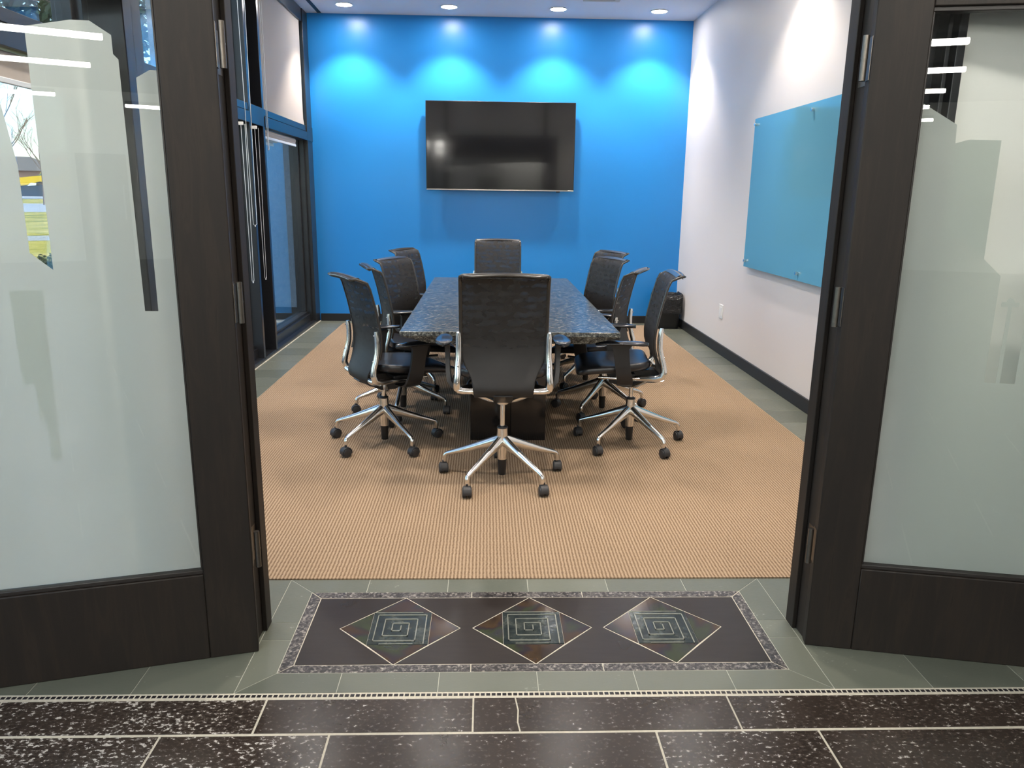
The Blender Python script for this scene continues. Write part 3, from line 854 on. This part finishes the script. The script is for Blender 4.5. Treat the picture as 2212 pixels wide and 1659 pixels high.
def yoke():
    b = MB()
    for s in (-1, 1):
        b.tube([(s*.175, -.065, .438), (s*.14, -.05, .418), (s*.10, -.03, .395), (s*.06, -.012, .376), (s*.026, 0, .367)], [.009, .012, .0145, .0150, .013], 12, flat=1.0)
    b.lathe([(.026, .350), (.031, .356), (.031, .378), (.026, .386)])
    for s in (-1, 1): b.tube([(s*.17, -.02, .440), (s*.168, .08, .436), (s*.14, .2, .436)], .008, 8)
    return b.build('seat_yoke', M['chrome'], None, sharp=50)
def mech():
    b = MB()
    b.prism([(-.16, .425), (-.03, .362), (.05, .358), (.13, .385), (.15, .455), (-.12, .462)], -.045, .045, 0, Matrix(((0, 0, 1, 0), (1, 0, 0, 0), (0, 1, 0, 0), (0, 0, 0, 1))))
    b.box(-.15, .15, .0, .14, .440, .460)
    b.cyl((0, -.062, .402), (0, -.040, .402), .017, n=16)
    return b.build('tilt_mechanism', M['plastic'], None, .004)
def lift():
    b = MB(); b.lathe([(.0115, .20), (.0115, .40)])
    return b.build('gas_lift', M['chrome'], None)
def collar():
    b = MB(); b.lathe([(.012, .262), (.025, .262), (.027, .266), (.025, .270), (.016, .274), (.012, .274)])
    return b.build('lift_collar', M['plastic'], None)
def hub():
    b = MB(); b.lathe([(.024, .103), (.0245, .11), (.0255, .15), (.028, .18), (.028, .215), (.026, .24), (.0255, .262)])
    return b.build('base_hub', M['chrome'], None)
def post():
    b = MB(); b.lathe([(.006, .018), (.017, .020), (.0195, .026), (.0225, .10), (.0235, .104)])
    return b.build('height_tube', M['plastic'], None)
def spoke():
    b = MB(); R = []
    sec = [(.012, .194, .020, .032), (.03, .193, .0195, .031), (.08, .175, .0178, .0265), (.14, .153, .0157, .0215), (.20, .132, .0137, .017), (.26, .1125, .0125, .0135), (.285, .104, .0118, .012), (.299, .097, .011, .0108)]
    for x, z, wy, hz in sec:
        R.append([(x, wy*math.cos(a), z+hz*math.sin(a)) for a in [2*PI*k/14 for k in range(14)]])
    b.rings(R)
    b.tube([(.291, 0, .099), (.298, 0, .092), (.300, 0, .080), (.300, 0, .060)], [.0105, .0112, .0108, .0100], 12)
    o = b.build('leg', M['chrome'], None, sharp=50)
    return o
def caster():
    b = MB()
    # twin wheels on a common axle (local x), hood above, short pin
    for s in (-1, 1):
        b.rings([[(s*x, .0245*r_*math.cos(a), .0245+.0245*r_*math.sin(a)) for a in [2*PI*k/24 for k in range(24)]] for x, r_ in ((.004, .85), (.006, 1.), (.018, 1.), (.0215, .93), (.0225, .8))])
    R = []
    for k in range(13):
        a = math.radians(-12+204*k/12)
        c_, s_ = math.cos(a), math.sin(a)
        R.append([(x, rr_*c_, .0255+rr_*s_) for x, rr_ in ((-.0185, .0265), (-.0165, .030), (.0165, .030), (.0185, .0265), (.015, .0262), (-.015, .0262))])
    b.rings(R)
    b.cyl((0, 0, .05), (0, 0, .066), .006, n=12)
    return b.build('caster', M['caster'], None, sharp=35)
UP = [back_mesh(), back_frame(), bracket(-1), bracket(1), seat(), arm(-1), arm(1), yoke(), mech()]
LOW = [collar(), hub(), post()]
LIFT = lift(); SPK = spoke(); CST = caster()
protos = UP+LOW+[LIFT, SPK, CST]
LEFT_USED = set()
def place(o, parent, first):
    c = o if first else o.copy()
    if not first: COL.objects.link(c)
    c.parent = parent
    return c
chairs = [
    # x, y, heading (deg, 90 = facing the blue wall), base yaw, rise of the upper part, label
    (.082, 3.64, 90, -124.0, .034, 'black mesh office chair at the near end of the table, its back to the door'),
    (-.572, 4.21, 30, -125.6, -.043, 'nearest black mesh chair on the left side of the granite table'),
    (.821, 4.213, 176, -133.9, -.020, 'nearest black mesh chair on the right side of the granite table'),
    (-.540, 4.905, 17, -92.2, -.055, 'second black mesh chair from the door on the left side of the table'),
    (.765, 4.90, 157, -124.1, -.062, 'second black mesh chair from the door on the right side of the table'),
    (-.52, 5.64, -27, -60, -.076, 'third black mesh chair on the left side, turned towards the door'),
    (.755, 5.70, 204, -128.3, -.064, 'third black mesh chair on the right side, half hiding the one behind it'),
    (-.54, 6.66, -23, -80, -.076, 'farthest black mesh chair on the left side of the table, near the blue wall'),
    (.87, 6.36, 206, -85, -.060, 'farthest black mesh chair on the right, only its top showing behind another'),
    (.10, 6.85, 270, -90, -.004, 'black mesh office chair at the far end of the table, facing the door'),
]
for ci, (cx_, cy_, hd_, by_, rise, lab) in enumerate(chairs):
    first = ci == 0
    root = thing('office_chair', lab, 'chair', (cx_, cy_, .004), math.radians(hd_-90), 'office chairs around the granite table')
    for o in UP:
        kids = [k for k in o.children]
        c = place(o, root, first)
        c.location = (0, 0, rise)
        if not first:
            for k in kids:
                kc = k.copy(); COL.objects.link(kc); kc.parent = c
    for o in LOW: place(o, root, first)
    l = place(LIFT, root, first); l.scale = (1, 1, 1); l.location = (0, 0, min(0, rise*.5+.0)); 
    for k in range(5):
        fs = first and k == 0
        g = place(SPK, root, fs)
        g.rotation_euler = (0, 0, math.radians(by_-(hd_-90)+72*k))
        w_ = place(CST, g, fs)
        w_.location = (.306, .004, 0)
        aim = {0: .12, 1: -.75, 2: .45}.get(ci, random.uniform(-1.5, 1.5))+random.uniform(-.22, .22)
        w_.rotation_euler = (0, 0, aim-math.radians(by_+72*k))

# ------------------------------------------------------------------ lights
GL = 'recessed ceiling downlights'
def downlight(x, y, label, watts, fixture=True):
    t = thing('recessed_downlight', label, 'downlight', (x, y, CH), 0, GL)
    b = MB(); n = 32
    b.rings([[(rr_*math.cos(2*PI*k/n), rr_*math.sin(2*PI*k/n), z) for k in range(n)] for rr_, z in ((.078, .0), (.088, -.001), (.092, -.005), (.078, -.006), (.074, -.003))], caps=False)
    b.build('trim_ring', M['white_pl'], t)
    b = MB(); b.lathe([(.0, -.004), (.076, -.004), (.076, -.001)], c=(0, 0, 0)); b.build('lens', M['downlight'], t, recalc=True)
    ld = bpy.data.lights.new('downlight_lamp', 'SPOT'); ld.energy = watts; ld.spot_size = math.radians(104); ld.spot_blend = .55
    ld.color = (1, .90, .80); ld.shadow_soft_size = .05
    lo = bpy.data.objects.new('downlight_lamp', ld); COL.objects.link(lo); lo.parent = t; lo.location = (0, 0, -.012)
xs4 = (-1.398, -.378, .691, 1.689)
for i, x in enumerate(xs4):
    downlight(x, 8.21, ['leftmost of the four round ceiling downlights along the blue wall', 'second from the left of the four ceiling downlights along the blue wall', 'third from the left of the four ceiling downlights along the blue wall', 'rightmost of the four round ceiling downlights along the blue wall'][i], 95)
for j, yy in enumerate((5.5, 3.1)):
    for i, x in enumerate(xs4):
        downlight(x, yy, 'round ceiling downlight out of the picture, %s, %s' % (['middle row', 'row near the doors'][j], ['by the window wall', 'left of the table', 'right of the table', 'by the white wall'][i]), 62)

# lobby strip lights
GS = 'hanging strip lights reflected in the door glass'
def strip(x0, x1, y, label, z=2.8):
    t = thing('strip_light', label, 'strip light', ((x0+x1)/2, y, z), 0, GS)
    hwid = (x1-x0)/2
    b = MB(); b.box(-hwid, hwid, -.035, .035, .02, .075); b.build('housing', M['base'], t)
    b = MB(); b.box(-hwid, hwid, -.038, .038, -.03, .02); b.build('lens', M['strip'], t, .008)
    b = MB()
    for xx in (-hwid+.1, hwid-.1): b.cyl((xx, 0, .075), (xx, 0, LCH-z), .003, n=6)
    b.build('hanging_wire', M['steel'], t)
pl = ['first', 'added out of view, second', 'third', 'fourth', 'fifth', 'sixth', 'seventh']
for i, y in enumerate((.9, -1.6, -4.42, -6.40, -9.9)):  # nearest two are added out of view to light the doors; the rest mirror
    strip(-1.75, (-.43, -.43, -.43, -.43, -.72)[i], y, 'left row lobby strip light, %s from the doors' % pl[i])
for i, y in enumerate((1.1, -1.6, -3.93, -5.66, -7.48, -9.42, -11.6)):  # first two are unseen additions brightening door film and wall; others show mirrored
    strip(1.02, (2.0, 2.0, 2.05, 2.28, 2.32, 2.35, 2.66)[i], y, 'right row lobby strip light, %s from the doors' % pl[i])
strip(.34, .98, -10.98, 'short strip light mirrored beside the clear strip of the left door')

# ------------------------------------------------------------------ outdoors
D_ = Vector((-.4905, .8714, 0)); N_ = Vector((.8714, .4905, 0))
def at(t, s, z=0): p = D_*t+N_*s; return (p.x, p.y, z)
def strip_ground(name, t0, t1, z0, z1, m, s=80):
    b = MB()
    v = [b.bm.verts.new(at(t0, -s, z0)), b.bm.verts.new(at(t0, s, z0)), b.bm.verts.new(at(t1, s, z1)), b.bm.verts.new(at(t1, -s, z1))]
    w_ = [b.bm.verts.new(at(t0, -s, z0-.3)), b.bm.verts.new(at(t0, s, z0-.3)), b.bm.verts.new(at(t1, s, z1-.3)), b.bm.verts.new(at(t1, -s, z1-.3))]
    b.face(v); b.face(w_[::-1])
    for i in range(4): b.face([v[i], v[(i+1) % 4], w_[(i+1) % 4], w_[i]])
    o = b.build(name, m); return struct(o)
sbox('ground_terrace', -12, XL-.2, -14, 16, -.3, -.04, M['concrete'])
strip_ground('ground_lawn_near', 17, 25.6, -.03, 0, M['grass'])
strip_ground('ground_path', 25.6, 28.4, 0.01, .01, M['concrete'])
strip_ground('ground_lawn', 28.4, 60, 0, 0, M['grass'])
strip_ground('ground_road', 60, 75, 0.01, .34, M['asphalt'])
strip_ground('ground_verge', 75, 82, .34, .62, M['grass'])
strip_ground('ground_far', 82, 300, .62, .7, M['asphalt'], 200)
# pier outside the far window
sbox('pillar_outside', -3.6, -2.10, 8.95, 9.4, 0, 3.6, M['stucco'])
sbox('pillar_outside_base', -3.6, -2.10, 8.93, 9.4, -.05, .10, M['base'])

def leaves(mb, centre, rad, n, size, flatten=1.):
    for _ in range(n):
        while True:
            p = Vector((random.uniform(-1, 1), random.uniform(-1, 1), random.uniform(-1, 1)))
            if .15 < p.length < 1: break
        p = Vector((p.x*rad[0], p.y*rad[1], p.z*rad[2]*flatten))+Vector(centre)
        a = Vector((random.uniform(-1, 1), random.uniform(-1, 1), random.uniform(-1, 1))).normalized()
        c_ = a.cross(Vector((random.uniform(-1, 1), random.uniform(-1, 1), random.uniform(-1, 1)))).normalized()
        s_ = size*random.uniform(.6, 1.3)
        v = [mb.bm.verts.new(p+a*s_), mb.bm.verts.new(p+c_*s_*.45), mb.bm.verts.new(p-a*s_), mb.bm.verts.new(p-c_*s_*.45)]
        mb.face(v)
def leafy(label, base, h, clusters, n, size):
    t = thing('evergreen_tree', label, 'tree', base, 0, 'leafy trees outside the window wall')
    b = MB(); b.tube([(0, 0, 0), (.05, 0, h*.5), (0, .1, h)], [.16, .12, .05], 10)
    for c_, r_ in clusters: b.tube([(0, 0, h*.85), tuple(Vector(c_)*.5+Vector((0, 0, h*.48))), c_], [.03, .02, .01], 6)
    b.build('trunk', M['bark'], t)
    b = MB()
    for c_, r_ in clusters: leaves(b, c_, r_, n, size)
    b.build('foliage', M['leaf'], t, recalc=False, sharp=None)
# directions seen through the high panes: slope .10-.19
leafy('dark evergreen tree high behind the top of the left door glass', at(13, .6, -.05), 4.0,
      [((-1.2, 0, 3.75), (1.3, 1.2, .55)), ((.6, .4, 4.0), (1.5, 1.2, .6)), ((2.2, .8, 4.05), (1.2, 1.2, .75)), ((-2.6, -.6, 3.9), (1.2, 1., .5)), ((0, 0, 4.8), (2.6, 1.5, .6))], 900, .085)
leafy('evergreen tree seen in the narrow gap beside the left door stile', (-4.95, 11.0, -.05), 3.9,
      [((0, 0, 3.3), (.8, .9, .9)), ((.5, .3, 2.5), (.45, .6, .5)), ((-.9, 0, 3.8), (.9, .8, .6))], 420, .07)
def branchy(label, base, h, seed, spread=.5):
    rnd = random.Random(seed)
    t = thing('bare_tree', label, 'tree', base, 0, 'bare winter trees by the road')
    tr = MB(); br = MB()
    def grow(mb, p, d, L, r_, lvl):
        q = p+d*L*.5+Vector((rnd.uniform(-.06, .06), rnd.uniform(-.06, .06), 0))*L; e = q+(d+Vector((0, 0, .15))).normalized()*L*.5
        mb.tube([p, q, e], [r_, r_*.8, r_*.55], 5 if lvl else 8)
        if lvl >= 4: return
        for k in range(4 if lvl else 7):
            f_ = rnd.uniform(.3, 1.); s0 = p+(e-p)*f_
            a = rnd.uniform(0, 2*PI); nd = (d+Vector((math.cos(a), math.sin(a), rnd.uniform(-.1, .5)))*spread*1.3).normalized()
            grow(br, s0, nd, L*rnd.uniform(.42, .62), r_*.5, lvl+1)
    grow(tr, Vector((0, 0, 0)), Vector((0, 0, 1)), h*.62, h*.009, 0)
    tr.build('trunk', M['bark'], t); br.build('branches', M['bark'], t)
branchy('bare winter tree left of the yellow truck outside', at(60, -1.2, .0), 8.5, 3)
branchy('smaller bare tree partly behind the yellow truck', at(72, .8, .2), 7.0, 5)
# hedge below the window
hg = thing('hedge', 'clipped green hedge at the foot of the view through the left door', 'hedge', at(13.2, 0, -.05), math.atan2(N_.y, N_.x))
b = MB(); b.box(-6, 6, -.45, .45, 0, .38); b.build('hedge_core', M['leaf'], hg)
b = MB()
for _ in range(5200):
    p = Vector((random.uniform(-3, 3), random.choice((-1, 1))*random.uniform(.3, .5), random.uniform(0, .46))) if random.random() < .45 else Vector((random.uniform(-3, 3), random.uniform(-.5, .5), random.uniform(.36, .50)))
    a = Vector((random.uniform(-1, 1), random.uniform(-1, 1), random.uniform(-.3, 1))).normalized(); c_ = a.cross(Vector((random.uniform(-1, 1), random.uniform(-1, 1), .3))).normalized(); s_ = .035
    b.face([b.bm.verts.new(p+a*s_), b.bm.verts.new(p+c_*s_*.5), b.bm.verts.new(p-a*s_), b.bm.verts.new(p-c_*s_*.5)])
b.build('hedge_leaves', M['hedge'], hg, recalc=False, sharp=None)
# truck: local x along N_ (towards picture right), y away
tk = thing('truck', 'yellow truck cab with dark bumper on the road outside', 'truck', at(84, .55, .62), math.atan2(N_.y, N_.x))
A = Matrix(((1, 0, 0, 0), (0, 0, 1, 0), (0, 1, 0, 0), (0, 0, 0, 1)))
def prof_part(name, poly, y0, y1, m, bev=.04):
    b = MB(); b.prism(poly, y0, y1, 0, A); return b.build(name, M[m], tk, bev)
prof_part('cab', [(-.55, .9), (3.2, .9), (3.2, 2.9), (.75, 2.9), (.25, 2.05), (-1.3, 1.85), (-1.55, 1.55), (-1.55, 1.0)], 0, 2.3, 'yellow')
prof_part('windscreen', [(.0, 2.06), (.32, 2.12), (.86, 2.80), (2.2, 2.80), (2.2, 2.1)], -.03, 2.33, 'truckglass', .01)
prof_part('roof_fairing', [(.75, 2.9), (3.2, 2.9), (3.2, 4.1), (2.0, 4.1), (.95, 3.6)], .1, 2.2, 'truckdark')
prof_part('orange_mark', [(1.3, 3.3), (3.0, 3.3), (3.0, 3.75), (2.0, 3.8)], .05, .12, 'orange', .01)
prof_part('fender_bumper', [(-1.75, .25), (1.6, .25), (1.7, .9), (1.2, 1.35), (.3, 1.55), (-.6, 1.25), (-1.7, 1.05)], -.08, 2.4, 'truckdark')
prof_part('grille', [(-1.72, .95), (-1.15, .95), (-1.25, 1.9), (-1.62, 1.85)], .0, 2.34, 'lamp')
prof_part('headlamp', [(-.75, 1.12), (-.05, 1.2), (.0, 1.4), (-.45, 1.42)], -.12, -.05, 'lamp', .01)
b = MB(); b.cyl((1.0, -.12, .52), (1.0, .25, .52), .52, n=28); wh = b.build('wheel', M['tyre'], tk)
b = MB(); b.cyl((1.0, -.15, .52), (1.0, -.10, .52), .3, n=20); b.build('wheel_rim', M['rim'], wh)
# houses far behind
hs = thing('house', 'distant house with grey roof behind the bare trees', 'house', at(120, 1.5, .6), math.atan2(N_.y, N_.x))
b = MB(); b.box(-12, 2.5, 0, 8, 0, 3.6); b.box(2.6, 8, -1, 8, 0, 4.6); b.build('house_wall', M['brick'], hs)
b = MB(); b.prism([(-13, 3.2), (3, 3.2), (-1, 4.9), (-9, 4.9)], -1, 9, 0, A); b.build('house_roof', M['roof'], hs)

# ------------------------------------------------------------------ sky and sun
W_ = bpy.data.worlds.new('world'); S.world = W_; W_.use_nodes = True
nt = W_.node_tree; nt.nodes.clear()
wo = nt.nodes.new('ShaderNodeOutputWorld'); bg = nt.nodes.new('ShaderNodeBackground'); sk = nt.nodes.new('ShaderNodeTexSky')
sk.sky_type = 'NISHITA'; sk.sun_disc = False; sk.sun_elevation = math.radians(38); sk.sun_rotation = math.radians(100); sk.air_density = 1.; sk.dust_density = 1.5
nt.links.new(sk.outputs[0], bg.inputs[0]); nt.links.new(bg.outputs[0], wo.inputs[0]); bg.inputs[1].default_value = .5
sl = bpy.data.lights.new('sun', 'SUN'); sl.energy = 3.2; sl.angle = .01; sl.color = (1, .93, .8)
so = bpy.data.objects.new('sun', sl); COL.objects.link(so)
so.rotation_euler = (Vector((-.75, -.25, -.62))).to_track_quat('-Z', 'Y').to_euler()

S.view_settings.view_transform = 'Standard'; S.view_settings.look = 'None'; S.view_settings.gamma = 1
S.view_settings.use_curve_mapping = False; S.view_settings.exposure = 1.0
S.cycles.use_denoising = True
S.cycles.max_bounces = 8; S.cycles.transparent_max_bounces = 20; S.cycles.diffuse_bounces = 4; S.cycles.glossy_bounces = 5
S.cycles.sample_clamp_indirect = 8
